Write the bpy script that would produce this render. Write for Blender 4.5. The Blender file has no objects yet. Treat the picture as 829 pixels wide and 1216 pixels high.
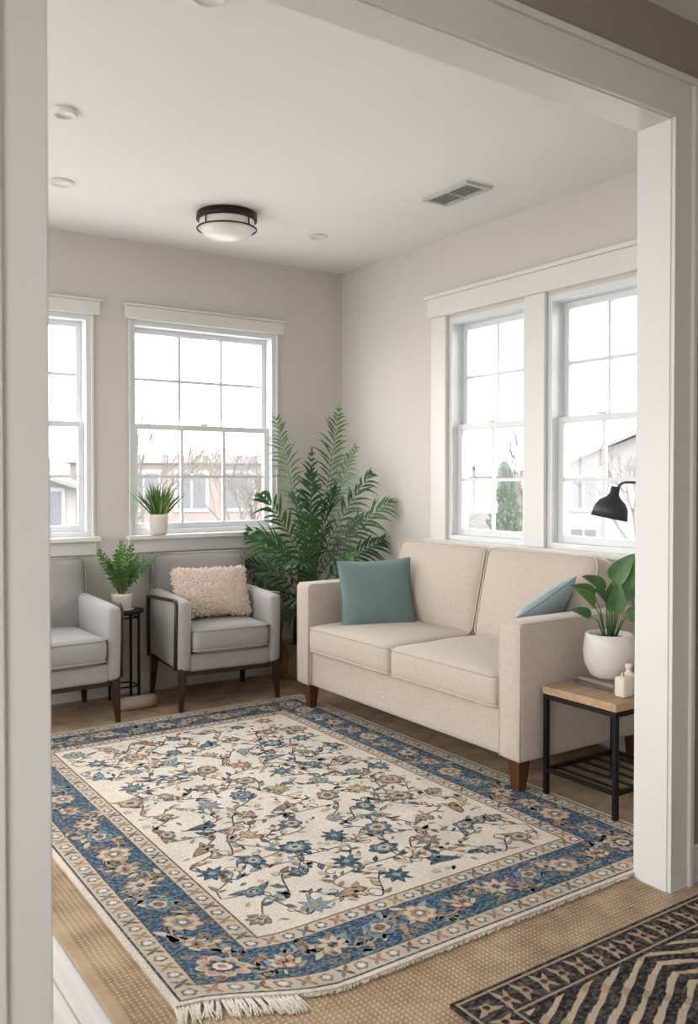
import bpy, bmesh, math, random
from mathutils import Vector, Matrix
random.seed(7)
R=random.random
def U(a,b): return a+(b-a)*random.random()
def lin(v):
    v/=255.0
    return v/12.92 if v<=0.04045 else ((v+0.055)/1.055)**2.4
def C(r,g,b): return (lin(r),lin(g),lin(b),1.0)

# ---------------------------------------------------------------- materials
def new_mat(name):
    m=bpy.data.materials.new(name); m.use_nodes=True
    nt=m.node_tree; p=nt.nodes['Principled BSDF']
    return m,nt,p
def N(nt,t,**k):
    n=nt.nodes.new(t)
    for a,b in k.items(): setattr(n,a,b)
    return n
def mapped_noise(nt,co,scale3,scale=1.0,detail=3):
    mp=N(nt,'ShaderNodeMapping'); mp.inputs['Scale'].default_value=scale3
    nt.links.new(co,mp.inputs[0])
    no=N(nt,'ShaderNodeTexNoise'); no.inputs['Scale'].default_value=scale; no.inputs['Detail'].default_value=detail
    nt.links.new(mp.outputs[0],no.inputs['Vector'])
    return no.outputs['Fac']
def ramp(nt,fac,c0,c1,p0=0.3,p1=0.7):
    r=N(nt,'ShaderNodeValToRGB')
    r.color_ramp.elements[0].position=p0; r.color_ramp.elements[1].position=p1
    r.color_ramp.elements[0].color=c0; r.color_ramp.elements[1].color=c1
    nt.links.new(fac,r.inputs[0]); return r.outputs[0]
def bump(nt,p,h,strength,dist):
    b=N(nt,'ShaderNodeBump'); b.inputs['Strength'].default_value=strength; b.inputs['Distance'].default_value=dist
    nt.links.new(h,b.inputs['Height']); nt.links.new(b.outputs[0],p.inputs['Normal'])
def sc(c,f): return (min(c[0]*f,1),min(c[1]*f,1),min(c[2]*f,1),1)
def plain(name,col,rough=0.5,metal=0,ns=6,amt=0.06,bs=0,bd=0.001,bstr=0.3,spec=None):
    m,nt,p=new_mat(name)
    co=N(nt,'ShaderNodeTexCoord').outputs['Object']
    f=mapped_noise(nt,co,(1,1,1),ns)
    nt.links.new(ramp(nt,f,sc(col,1-amt),sc(col,1+amt)),p.inputs['Base Color'])
    p.inputs['Roughness'].default_value=rough; p.inputs['Metallic'].default_value=metal
    if spec is not None: p.inputs['Specular IOR Level'].default_value=spec
    if bs:
        bump(nt,p,mapped_noise(nt,co,(1,1,1),bs),bstr,bd)
    return m
def fabric(name,col,amt=0.12,scl=1.0,bstr=0.5):
    m,nt,p=new_mat(name)
    co=N(nt,'ShaderNodeTexCoord').outputs['Object']
    a=mapped_noise(nt,co,(30*scl,330*scl,330*scl)); b=mapped_noise(nt,co,(330*scl,30*scl,330*scl)); c=mapped_noise(nt,co,(330*scl,330*scl,30*scl))
    m1=N(nt,'ShaderNodeMath',operation='ADD'); nt.links.new(a,m1.inputs[0]); nt.links.new(b,m1.inputs[1])
    m2=N(nt,'ShaderNodeMath',operation='ADD'); nt.links.new(m1.outputs[0],m2.inputs[0]); nt.links.new(c,m2.inputs[1])
    m3=N(nt,'ShaderNodeMath',operation='DIVIDE'); nt.links.new(m2.outputs[0],m3.inputs[0]); m3.inputs[1].default_value=3
    nt.links.new(ramp(nt,m3.outputs[0],sc(col,1-amt),sc(col,1+amt),0.4,0.6),p.inputs['Base Color'])
    p.inputs['Roughness'].default_value=0.95; p.inputs['Specular IOR Level'].default_value=0.15
    p.inputs['Sheen Weight'].default_value=0.2
    bump(nt,p,m3.outputs[0],bstr,0.002)
    return m
def wood(name,c0,c1,axis=(2,30,30),rough=0.45):
    m,nt,p=new_mat(name)
    co=N(nt,'ShaderNodeTexCoord').outputs['Object']
    f=mapped_noise(nt,co,axis,1.0,5)
    nt.links.new(ramp(nt,f,c0,c1),p.inputs['Base Color']); p.inputs['Roughness'].default_value=rough
    return m
M={}
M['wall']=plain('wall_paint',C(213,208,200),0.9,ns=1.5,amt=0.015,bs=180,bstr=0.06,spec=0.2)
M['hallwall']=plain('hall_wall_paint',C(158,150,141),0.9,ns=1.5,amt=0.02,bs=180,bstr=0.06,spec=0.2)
M['ceil']=plain('ceiling_paint',C(233,232,230),0.95,ns=1.2,amt=0.01,bs=90,bstr=0.05,spec=0.1)
M['trim']=plain('white_trim_paint',C(226,224,221),0.45,ns=3,amt=0.015)
M['vinyl']=plain('white_window_vinyl',C(226,228,230),0.4,ns=3,amt=0.01)
M['sofa']=fabric('beige_linen',C(194,181,168),0.12)
M['chair']=fabric('grey_upholstery',C(163,160,159),0.10)
M['teal']=fabric('teal_pillow_fabric',C(108,128,127),0.12)
M['aqua']=fabric('aqua_pillow_fabric',C(150,170,173),0.10)
M['pink']=plain('pink_faux_fur',C(240,223,210),1.0,ns=40,amt=0.06,spec=0.1)
M['darkwood']=wood('dark_walnut',C(38,24,18),C(66,42,30),(30,30,3))
M['brownwood']=wood('brown_leg_wood',C(70,38,24),C(110,66,42),(30,30,3))
M['oak']=wood('oak_top',C(162,132,104),C(190,160,128),(3,40,40))
M['black']=plain('black_metal',C(30,30,32),0.4,metal=0.5,ns=20,amt=0.1)
M['lampgrey']=plain('charcoal_lamp_metal',C(52,56,60),0.5,metal=0.2,ns=20,amt=0.08)
M['bronze']=plain('dark_bronze',C(46,38,34),0.35,metal=0.6,ns=20,amt=0.1)
M['ceramic']=plain('white_ceramic',C(222,217,209),0.35,ns=15,amt=0.03,bs=60,bstr=0.05)
M['cream']=plain('cream_wax',C(230,220,202),0.6,ns=10,amt=0.03)
M['soil']=plain('potting_soil',C(60,44,34),1,ns=60,amt=0.4,bs=80)
M['opal']=plain('opal_glass',C(238,234,226),0.25,ns=3,amt=0.02)
M['green']=plain('leaf_green_mid',C(72,110,60),0.5,ns=12,amt=0.3)
M['dgreen']=plain('leaf_green_dark',C(46,80,50),0.5,ns=12,amt=0.35)
M['lgreen']=plain('leaf_green_light',C(110,148,80),0.5,ns=12,amt=0.2)
M['stem']=plain('plant_stem',C(86,96,54),0.6,ns=20,amt=0.2)
M['ventdark']=plain('vent_shadow_metal',C(130,130,130),0.6)
M['ventgrey']=plain('vent_louvre_grey',C(196,196,194),0.6)
M['page']=plain('book_pages',C(225,218,205),0.8,ns=80,amt=0.05)
M['book1']=plain('book_cover_grey',C(92,88,84),0.6)
M['book2']=plain('book_cover_taupe',C(150,132,116),0.6)
M['brick']=plain('far_brick',C(116,106,102),0.9,ns=2,amt=0.05)  # far outdoor tones kept greyish and alike: haze is put into the colours
M['siding']=plain('far_siding',C(120,119,118),0.9,ns=2,amt=0.03)
M['roof']=plain('far_roof',C(92,92,94),0.9,ns=2,amt=0.05)
M['fwin']=plain('far_window_glass',C(82,84,88),0.4)
M['fwhite']=plain('far_white_trim',C(132,132,132),0.6)
M['bark']=plain('far_bark',C(92,88,84),0.9,ns=3,amt=0.1)
M['haze']=plain('far_treeline_haze',C(108,106,105),0.9,ns=1,amt=0.05)
M['fgreen']=plain('far_evergreen',C(64,74,64),0.9,ns=3,amt=0.2)
M['ground']=plain('snowy_ground',C(176,174,170),1,ns=0.3,amt=0.08)  # snow is made up; pale tone bounces daylight up to the ceiling
M['vase']=plain('beige_blanket_knit',C(186,172,154),1,ns=30,amt=0.08,bs=120)

def weave(name,c0,c1,s=110,bd=0.003):
    m,nt,p=new_mat(name)
    co=N(nt,'ShaderNodeTexCoord').outputs['Object']
    w1=N(nt,'ShaderNodeTexWave',bands_direction='X'); w1.inputs['Scale'].default_value=s/3; w1.inputs['Distortion'].default_value=1.2; w1.inputs['Detail'].default_value=1
    w2=N(nt,'ShaderNodeTexWave',bands_direction='Y'); w2.inputs['Scale'].default_value=s/3; w2.inputs['Distortion'].default_value=1.2; w2.inputs['Detail'].default_value=1
    for w in (w1,w2): nt.links.new(co,w.inputs[0])
    mu=N(nt,'ShaderNodeMath',operation='MULTIPLY'); nt.links.new(w1.outputs['Fac'],mu.inputs[0]); nt.links.new(w2.outputs['Fac'],mu.inputs[1])
    f=mapped_noise(nt,co,(1,1,1),9)
    ad=N(nt,'ShaderNodeMath',operation='MULTIPLY_ADD'); nt.links.new(mu.outputs[0],ad.inputs[0]); ad.inputs[1].default_value=0.5; nt.links.new(f,ad.inputs[2])
    nt.links.new(ramp(nt,ad.outputs[0],c0,c1,0.35,0.95),p.inputs['Base Color'])
    p.inputs['Roughness'].default_value=1; p.inputs['Specular IOR Level'].default_value=0.1
    bump(nt,p,mu.outputs[0],0.6,bd)
    return m
M['jute']=weave('jute_weave',C(146,122,99),C(196,172,144),62,0.004)
M['juteedge']=weave('jute_binding',C(172,148,120),C(200,178,150),160)
M['basket']=weave('seagrass_weave',C(150,118,84),C(200,168,128),60,0.006)

def plank(name,c0,c1):
    m,nt,p=new_mat(name)
    co=N(nt,'ShaderNodeTexCoord').outputs['Object']
    mp=N(nt,'ShaderNodeMapping'); mp.inputs['Rotation'].default_value=(0,0,math.pi/2); nt.links.new(co,mp.inputs[0])
    b=N(nt,'ShaderNodeTexBrick'); b.inputs['Scale'].default_value=1; b.inputs['Brick Width'].default_value=1.3; b.inputs['Row Height'].default_value=0.11
    b.inputs['Mortar Size'].default_value=0.003; b.inputs['Color1'].default_value=c0; b.inputs['Color2'].default_value=c1; b.inputs['Mortar'].default_value=sc(c0,0.55)
    nt.links.new(mp.outputs[0],b.inputs['Vector'])
    f=mapped_noise(nt,co,(40,3,1),1,5)
    mx=N(nt,'ShaderNodeMix',data_type='RGBA',blend_type='MULTIPLY'); mx.inputs['Factor'].default_value=1
    nt.links.new(b.outputs['Color'],mx.inputs['A']); nt.links.new(ramp(nt,f,(0.80,0.79,0.78,1),(1,1,1,1)),mx.inputs['B'])
    nt.links.new(mx.outputs['Result'],p.inputs['Base Color']); p.inputs['Roughness'].default_value=0.4
    return m
M['floor']=plank('whitewashed_planks',C(192,187,181),C(208,204,199))

def rugmat(name,wear=0.0):
    m,nt,p=new_mat(name)
    co=N(nt,'ShaderNodeTexCoord').outputs['Object']
    at=N(nt,'ShaderNodeAttribute',attribute_name='Col')
    f=mapped_noise(nt,co,(230,230,230),1,2)
    f2=mapped_noise(nt,co,(5,5,5),1,3)
    f3=mapped_noise(nt,co,(70,110,70),1,4)
    wr=N(nt,'ShaderNodeMix',data_type='RGBA'); wr.inputs['B'].default_value=C(206,194,176)
    nt.links.new(ramp(nt,f3,(0,0,0,1),(wear,wear,wear,1),0.42,0.70),wr.inputs['Factor']); nt.links.new(at.outputs['Color'],wr.inputs['A'])
    mx=N(nt,'ShaderNodeMix',data_type='RGBA',blend_type='MULTIPLY'); mx.inputs['Factor'].default_value=1
    nt.links.new(wr.outputs['Result'],mx.inputs['A']); nt.links.new(ramp(nt,f,(0.70,0.70,0.70,1),(1.08,1.08,1.08,1),0.3,0.7),mx.inputs['B'])
    mx2=N(nt,'ShaderNodeMix',data_type='RGBA',blend_type='MULTIPLY'); mx2.inputs['Factor'].default_value=1
    nt.links.new(mx.outputs['Result'],mx2.inputs['A']); nt.links.new(ramp(nt,f2,(0.88,0.88,0.88,1),(1.06,1.05,1.04,1)),mx2.inputs['B'])
    nt.links.new(mx2.outputs['Result'],p.inputs['Base Color'])
    p.inputs['Roughness'].default_value=1; p.inputs['Specular IOR Level'].default_value=0.05
    bump(nt,p,f,0.6,0.002)
    return m
M['rug']=rugmat('woven_wool_pattern',0.46)
M['rug2']=rugmat('flatweave_pattern',0.22)

def glassmat():
    m,nt,p=new_mat('window_glass')
    out=nt.nodes['Material Output']
    tr=N(nt,'ShaderNodeBsdfTransparent'); gl=N(nt,'ShaderNodeBsdfGlossy'); gl.inputs['Roughness'].default_value=0.02
    lw=N(nt,'ShaderNodeFresnel'); lw.inputs['IOR'].default_value=1.3
    co=N(nt,'ShaderNodeTexCoord').outputs['Object']
    f=mapped_noise(nt,co,(1,1,1),2)
    nt.links.new(ramp(nt,f,(0.96,0.97,0.97,1),(0.98,0.98,0.98,1)),tr.inputs[0])
    mx=N(nt,'ShaderNodeMixShader'); nt.links.new(lw.outputs[0],mx.inputs[0]); nt.links.new(tr.outputs[0],mx.inputs[1]); nt.links.new(gl.outputs[0],mx.inputs[2])
    nt.links.new(mx.outputs[0],out.inputs['Surface']); nt.nodes.remove(p)
    return m
M['glass']=glassmat()

# ---------------------------------------------------------------- mesh builder
class MB:
    def __init__(s): s.v=[];s.f=[];s.m=[];s.sm=[];s.c=[];s.mats=[];s.M=Matrix.Identity(4)
    def mi(s,mat):
        if mat not in s.mats: s.mats.append(mat)
        return s.mats.index(mat)
    def add(s,vs,fs,mat,smooth=False,col=None):
        o=len(s.v); k=s.mi(mat)
        s.v+= [tuple(s.M@Vector(p)) for p in vs]
        for f in fs:
            s.f.append([i+o for i in f]); s.m.append(k); s.sm.append(smooth); s.c.append(col)
    def box(s,c,d,mat,bev=0,col=None,rot=None):
        hx,hy,hz=d[0]/2,d[1]/2,d[2]/2
        if bev<=0:
            vs=[Vector((x*hx,y*hy,z*hz)) for x in(-1,1) for y in(-1,1) for z in(-1,1)]
            fs=[(0,1,3,2),(4,6,7,5),(0,4,5,1),(2,3,7,6),(0,2,6,4),(1,5,7,3)]
        else:
            bm=bmesh.new(); bmesh.ops.create_cube(bm,size=1)
            for v in bm.verts: v.co=Vector((v.co.x*d[0],v.co.y*d[1],v.co.z*d[2]))
            bmesh.ops.bevel(bm,geom=bm.edges[:],offset=min(bev,min(d)*0.45),segments=2,profile=0.5,affect='EDGES')
            bm.verts.index_update()
            vs=[v.co.copy() for v in bm.verts]; fs=[[v.index for v in f.verts] for f in bm.faces]; bm.free()
        if rot is not None: vs=[rot@v for v in vs]
        vs=[v+Vector(c) for v in vs]
        s.add(vs,fs,mat,False,col)
    def b2(s,x0,x1,y0,y1,z0,z1,mat,bev=0):
        s.box(((x0+x1)/2,(y0+y1)/2,(z0+z1)/2),(x1-x0,y1-y0,z1-z0),mat,bev)
    def soft(s,c,d,r,bulge,mat,rot=None,n=8,wr=0.0,pipe=0):
        h=[d[0]/2,d[1]/2,d[2]/2]
        r=min(r,min(h)*0.98)
        ax=[]
        for k in range(3):
            hk=h[k]; L=[-hk,-hk+r*0.12,-hk+r*0.4,-hk+r]
            I=hk-r; nn=n if hk>0.08 else 3
            for i in range(1,nn): L.append(-I+2*I*i/nn)
            L+=[hk-r,hk-r*0.4,hk-r*0.12,hk]; ax.append(L)
        idx={};vs=[];fs=[]
        ph=(U(0,9),U(0,9),U(0,9))
        def P(i,j,k):
            key=(i,j,k)
            if key in idx: return idx[key]
            q=Vector((ax[0][i],ax[1][j],ax[2][k]))
            inn=Vector([max(-(h[a]-r),min(h[a]-r,q[a])) for a in range(3)])
            dl=q-inn
            p=inn+dl.normalized()*r if dl.length>1e-9 else q.copy()
            e=[max(0,1-(abs(p[a])/h[a])**2) for a in range(3)]
            w=wr*(math.sin(p.x*23+ph[0])*math.cos(p.y*19+ph[1])+math.sin(p.z*21+p.x*11+ph[2]))
            p2=Vector((p.x+p.x/h[0]*bulge[0]*e[1]*e[2], p.y+p.y/h[1]*bulge[1]*e[0]*e[2], p.z+p.z/h[2]*bulge[2]*math.sqrt(e[0]*e[1])))
            if wr: p2+=Vector((w*abs(p.x)/h[0]*.6,w*abs(p.y)/h[1]*.6,w*abs(p.z)/h[2]*.6))
            idx[key]=len(vs); vs.append(p2); return idx[key]
        n0,n1,n2=[len(a)-1 for a in ax]
        for i in range(n0):
            for j in range(n1):
                fs.append((P(i,j,0),P(i,j+1,0),P(i+1,j+1,0),P(i+1,j,0)))
                fs.append((P(i,j,n2),P(i+1,j,n2),P(i+1,j+1,n2),P(i,j+1,n2)))
        for i in range(n0):
            for k in range(n2):
                fs.append((P(i,0,k),P(i+1,0,k),P(i+1,0,k+1),P(i,0,k+1)))
                fs.append((P(i,n1,k),P(i,n1,k+1),P(i+1,n1,k+1),P(i+1,n1,k)))
        for j in range(n1):
            for k in range(n2):
                fs.append((P(0,j,k),P(0,j,k+1),P(0,j+1,k+1),P(0,j+1,k)))
                fs.append((P(n0,j,k),P(n0,j+1,k),P(n0,j+1,k+1),P(n0,j,k+1)))
        if rot is not None: vs=[rot@v for v in vs]
        vs=[v+Vector(c) for v in vs]
        s.add(vs,fs,mat,True)
        if pipe:
            a=min(range(3),key=lambda k:d[k]); o=[k for k in range(3) if k!=a]
            for sg in(-1,1):
                pts=[]
                rc=r*1.0
                for (sx,sy,a0) in((1,1,0),(-1,1,90),(-1,-1,180),(1,-1,270)):
                    for t in range(0,91,18):
                        an=math.radians(a0+t); q=[0,0,0]
                        q[o[0]]=sx*(h[o[0]]-rc)+math.cos(an)*(rc*0.93); q[o[1]]=sy*(h[o[1]]-rc)+math.sin(an)*(rc*0.93)
                        q[a]=sg*(h[a]-r*0.30); pts.append(Vector(q))
                pts.append(pts[0].copy())
                if rot is not None: pts=[rot@v for v in pts]
                pts=[v+Vector(c) for v in pts]
                s.tube(pts,pipe,mat,6,False)
    def tube(s,pts,r,mat,seg=8,caps=True,col=None):
        pts=[Vector(p) for p in pts]; n=len(pts)
        rs=r if isinstance(r,(list,tuple)) else [r]*n
        vs=[];fs=[]; prev=None
        for i,p in enumerate(pts):
            t=(pts[min(i+1,n-1)]-pts[max(i-1,0)])
            if t.length<1e-9: t=Vector((0,0,1))
            t.normalize()
            if prev is None:
                a=Vector((0,0,1)) if abs(t.z)<0.9 else Vector((1,0,0))
                x=t.cross(a).normalized()
            else:
                x=(prev-t*prev.dot(t)); x=x.normalized() if x.length>1e-6 else t.orthogonal().normalized()
            prev=x; y=t.cross(x)
            for k in range(seg):
                an=2*math.pi*k/seg
                vs.append(p+(x*math.cos(an)+y*math.sin(an))*rs[i])
        for i in range(n-1):
            for k in range(seg):
                a=i*seg+k;b=i*seg+(k+1)%seg
                fs.append((a,b,b+seg,a+seg))
        if caps: fs.append(list(range(seg))[::-1]); fs.append([(n-1)*seg+k for k in range(seg)])
        s.add(vs,fs,mat,seg>4,col)
    def lathe(s,prof,c,mat,seg=32):
        vs=[];fs=[];n=len(prof); c=Vector(c)
        for (r,z) in prof:
            for k in range(seg):
                a=2*math.pi*k/seg; vs.append(c+Vector((r*math.cos(a),r*math.sin(a),z)))
        for i in range(n-1):
            for k in range(seg):
                a=i*seg+k;b=i*seg+(k+1)%seg
                fs.append((a,b,b+seg,a+seg))
        s.add(vs,fs,mat,True)
    def done(s,name):
        vs=s.v
        mn=[min(v[k] for v in vs) for k in range(3)]; mx=[max(v[k] for v in vs) for k in range(3)]
        o=((mn[0]+mx[0])/2,(mn[1]+mx[1])/2,mn[2])
        me=bpy.data.meshes.new(name)
        me.from_pydata([(v[0]-o[0],v[1]-o[1],v[2]-o[2]) for v in vs],[],s.f)
        for m in s.mats: me.materials.append(m)
        me.polygons.foreach_set('material_index',s.m)
        me.polygons.foreach_set('use_smooth',s.sm)
        if any(c is not None for c in s.c):
            at=me.color_attributes.new('Col','FLOAT_COLOR','CORNER')
            buf=[]
            for f,c in zip(s.f,s.c):
                cc=c or (1,1,1,1)
                for _ in f: buf+=list(cc)
            at.data.foreach_set('color',buf)
        me.update()
        ob=bpy.data.objects.new(name,me); ob.location=o
        bpy.context.scene.collection.objects.link(ob)
        return ob

# ---------------------------------------------------------------- room constants
XR=3.45; YB=5.15; H=2.75; YD0=1.700; YD1=1.812; XL=-1.3; YH=-1.4
DX0=0.469; DX1=2.368; DZ=2.42
T=0.14
def wall(name,axis,p0,p1,a0,a1,holes,mat,z1=H):
    b=MB(); us=sorted(set([a0,a1]+[h[0] for h in holes]+[h[1] for h in holes])); zs=sorted(set([0,z1]+[h[2] for h in holes]+[h[3] for h in holes]))
    for i in range(len(us)-1):
        for j in range(len(zs)-1):
            u=(us[i]+us[i+1])/2; z=(zs[j]+zs[j+1])/2
            if any(h[0]<u<h[1] and h[2]<z<h[3] for h in holes): continue
            if axis=='x': b.b2(us[i],us[i+1],p0,p1,zs[j],zs[j+1],mat)
            else: b.b2(p0,p1,us[i],us[i+1],zs[j],zs[j+1],mat)
    return b.done(name)
ZB0,ZB1=0.965,2.275
bw=[(1.904,2.919,ZB0,ZB1),(0.652,1.667,ZB0,ZB1),(-0.75,0.265,ZB0,ZB1)]
ZR0,ZR1=0.945,2.26
rw=[(3.356,4.0,ZR0,ZR1),(2.566,3.211,ZR0,ZR1)]
lw_=[(2.3,3.5,0.6,2.35),(3.7,4.8,0.6,2.35)]
hall_fill_win=(-0.8,0.9,0.5,2.3)  # unseen hall window, added to let in soft fill daylight
wall('wall_back','x',YB,YB+T,XL-T,XR+T,bw,M['wall'])
wall('wall_right','y',XR,XR+T,YD1,YB,rw,M['wall'])
wall('wall_left','y',XL-T,XL,YD1,YB,lw_,M['wall'])
b=MB()
mid=(YD0+YD1)/2
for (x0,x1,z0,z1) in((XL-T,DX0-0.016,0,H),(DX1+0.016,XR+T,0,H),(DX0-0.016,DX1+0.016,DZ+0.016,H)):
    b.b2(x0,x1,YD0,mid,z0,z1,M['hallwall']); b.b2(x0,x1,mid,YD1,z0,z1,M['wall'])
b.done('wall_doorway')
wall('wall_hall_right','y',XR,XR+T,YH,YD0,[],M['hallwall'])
wall('wall_hall_left','y',XL-T,XL,YH,YD0,[hall_fill_win],M['hallwall'])
wall('wall_hall_rear','x',YH-T,YH,XL-T,XR+T,[],M['hallwall'])
b=MB(); b.b2(XL-T,XR+T,YH-T,YB+T,-0.12,0,M['floor']); b.done('floor')
b=MB(); b.b2(XL-T,XR+T,YH-T,YB+T,H,H+0.12,M['ceil']); b.done('ceiling')

# ---------------------------------------------------------------- windows
def window(name,axis,wallp,sgn,a0,a1,z0,z1,cols):
    b=MB()
    def bx(u0,u1,p0,p1,q0,q1,mat,bev=0):
        pa,pb=sorted((wallp+sgn*p0,wallp+sgn*p1))
        if axis=='x': b.b2(u0,u1,pa,pb,q0,q1,mat,bev)
        else: b.b2(pa,pb,u0,u1,q0,q1,mat,bev)
    v=M['vinyl']; fr=0.032
    bx(a0,a0+fr,0.0,0.13,z0,z1,v); bx(a1-fr,a1,0.0,0.13,z0,z1,v); bx(a0+fr,a1-fr,0.0,0.13,z1-fr,z1,v); bx(a0+fr,a1-fr,0.0,0.13,z0,z0+fr*0.9,v)
    zm=(z0+z1)/2+0.01
    for (s0,s1,d0,rows) in((z0+fr*0.9,zm+0.018,0.045,2),(zm-0.018,z1-fr,0.085,2)):
        r=0.034; u0=a0+fr;u1=a1-fr
        bx(u0,u0+r,d0,d0+0.035,s0,s1,v,0.003); bx(u1-r,u1,d0,d0+0.035,s0,s1,v,0.003)
        bx(u0+r,u1-r,d0,d0+0.035,s0,s0+r*1.1,v,0.003); bx(u0+r,u1-r,d0,d0+0.035,s1-r,s1,v,0.003)
        iu0=u0+r;iu1=u1-r;iz0=s0+r;iz1=s1-r
        for k in range(1,cols):
            u=iu0+(iu1-iu0)*k/cols; bx(u-0.009,u+0.009,d0+0.008,d0+0.026,iz0,iz1,v)
        for k in range(1,rows):
            z=iz0+(iz1-iz0)*k/rows; bx(iu0,iu1,d0+0.0085,d0+0.0255,z-0.009,z+0.009,v)
        g=wallp+sgn*(d0+0.017)
        if axis=='x': b.add([(iu0,g,iz0),(iu1,g,iz0),(iu1,g,iz1),(iu0,g,iz1)],[(0,1,2,3)],M['glass'])
        else: b.add([(g,iu0,iz0),(g,iu1,iz0),(g,iu1,iz1),(g,iu0,iz1)],[(0,1,2,3)],M['glass'])
    um=(a0+a1)/2; bx(um-0.025,um+0.025,0.03,0.05,zm+0.018,zm+0.03,v,0.003)
    return b.done(name)
n=1
for h in bw: window('window_%d'%n,'x',YB,1,h[0],h[1],h[2],h[3],3); n+=1
for h in rw: window('window_%d'%n,'y',XR,1,h[0],h[1],h[2],h[3],2); n+=1
for h in lw_: window('window_%d'%n,'y',XL,-1,h[0],h[1],h[2],h[3],3); n+=1
window('window_%d'%n,'y',XL,-1,hall_fill_win[0],hall_fill_win[1],hall_fill_win[2],hall_fill_win[3],3)  # added hall window, out of view, for fill daylight
tn=1
for h in bw:
    b=MB(); t=M['trim']; y=YB-0.001
    b.b2(h[0]-0.035,h[1]+0.045,y-0.032,y,h[3]+0.0,h[3]+0.078,t,0.004)
    b.b2(h[0]-0.045,h[1]+0.055,y-0.042,y,h[3]+0.078,h[3]+0.092,t,0.003)
    b.b2(h[0]-0.012,h[0]+0.004,y-0.014,y,h[2],h[3],t,0.003); b.b2(h[1]-0.004,h[1]+0.012,y-0.014,y,h[2],h[3],t,0.003)
    b.b2(h[0]-0.035,h[1]+0.035,y-0.07,y,h[2]-0.028,h[2],t,0.006)
    b.b2(h[0]-0.02,h[1]+0.02,y-0.018,y,h[2]-0.11,h[2]-0.028,t,0.004)
    b.done('trim_%d'%tn); tn+=1
b=MB(); t=M['trim']; x=XR-0.001
b.b2(x-0.025,x,4.0,4.135,ZR0-0.02,ZR1+0.02,t,0.004)
b.b2(x-0.025,x,3.211,3.356,ZR0,ZR1+0.02,t,0.004)
b.b2(x-0.025,x,2.431,2.566,ZR0-0.02,ZR1+0.02,t,0.004)
b.b2(x-0.036,x,2.40,4.16,ZR1+0.02,ZR1+0.135,t,0.004)
b.b2(x-0.05,x,2.385,4.178,ZR1+0.135,ZR1+0.158,t,0.004)
b.b2(x-0.05,x,2.40,4.16,ZR0-0.028,ZR0,t,0.005)
b.b2(x-0.02,x,2.43,4.135,ZR0-0.11,ZR0-0.028,t,0.004)
b.done('trim_%d'%tn); tn+=1
b=MB()
b.b2(DX1,DX1+0.016,YD0-0.002,YD1+0.002,0,DZ,t); b.b2(DX0-0.016,DX0,YD0-0.002,YD1+0.002,0,DZ,t); b.b2(DX0-0.016,DX1+0.016,YD0-0.002,YD1+0.002,DZ,DZ+0.016,t)
for (ya,yb,s) in((YD0-0.016,YD0,-1),(YD1,YD1+0.014,1)):
    cw=0.085
    b.b2(DX1+0.004,DX1+0.004+cw,ya,yb,0,DZ+0.004,t,0.002); b.b2(DX0-0.004-cw,DX0-0.004,ya,yb,0,DZ+0.004,t,0.002)
    b.b2(DX0-0.004-cw,DX1+0.004+cw,ya,yb,DZ+0.004,DZ+0.004+cw+0.03,t,0.002)
    yo,yi=(ya-0.010,yb) if s<0 else (ya,yb+0.010)
    b.b2(DX1+0.004+cw,DX1+0.026+cw,yo,yi,0,DZ+0.034+cw,t,0.003); b.b2(DX0-0.026-cw,DX0-0.004-cw,yo,yi,0,DZ+0.034+cw,t,0.003)
    b.b2(DX0-0.026-cw,DX1+0.026+cw,yo,yi,DZ+0.034+cw,DZ+0.056+cw,t,0.003)
b.done('trim_%d'%tn); tn+=1
def bb(name,x0,x1,y0,y1):
    b=MB(); b.b2(x0,x1,y0,y1,0,0.12,M['trim'],0.004); b.done(name)
bb('baseboard_back',XL,XR,YB-0.015,YB-0.0005); bb('baseboard_right',XR-0.015,XR-0.0005,YD1+0.02,YB-0.02)
bb('baseboard_left',XL+0.0005,XL+0.015,YD1+0.02,YB-0.02)
bb('baseboard_hall_right_of_opening',2.482,XR-0.0005,YD0-0.015,YD0-0.0005); bb('baseboard_hall_left_of_opening',XL+0.001,0.354,YD0-0.015,YD0-0.0005)
bb('baseboard_hall_right',XR-0.015,XR-0.0005,YH,YD0-0.02)

# ---------------------------------------------------------------- jute rug
b=MB()
def prism(b,poly,z0,z1,mat,col=None):
    n=len(poly); vs=[(p[0],p[1],z0) for p in poly]+[(p[0],p[1],z1) for p in poly]
    fs=[list(range(n))[::-1],list(range(n,2*n))]+[(i,(i+1)%n,(i+1)%n+n,i+n) for i in range(n)]
    b.add(vs,fs,mat,False,col)
prism(b,[(0.73,0.1),(3.40,0.1),(3.40,1.665),(2.352,1.665),(2.352,1.84),(3.40,1.84),(3.40,5.10),(0.73,5.10)],0.0005,0.006,M['jute'])
b.b2(0.700,0.735,0.1,5.10,0.0005,0.0085,M['juteedge'],0.003)
b.done('jute_rug')

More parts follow.
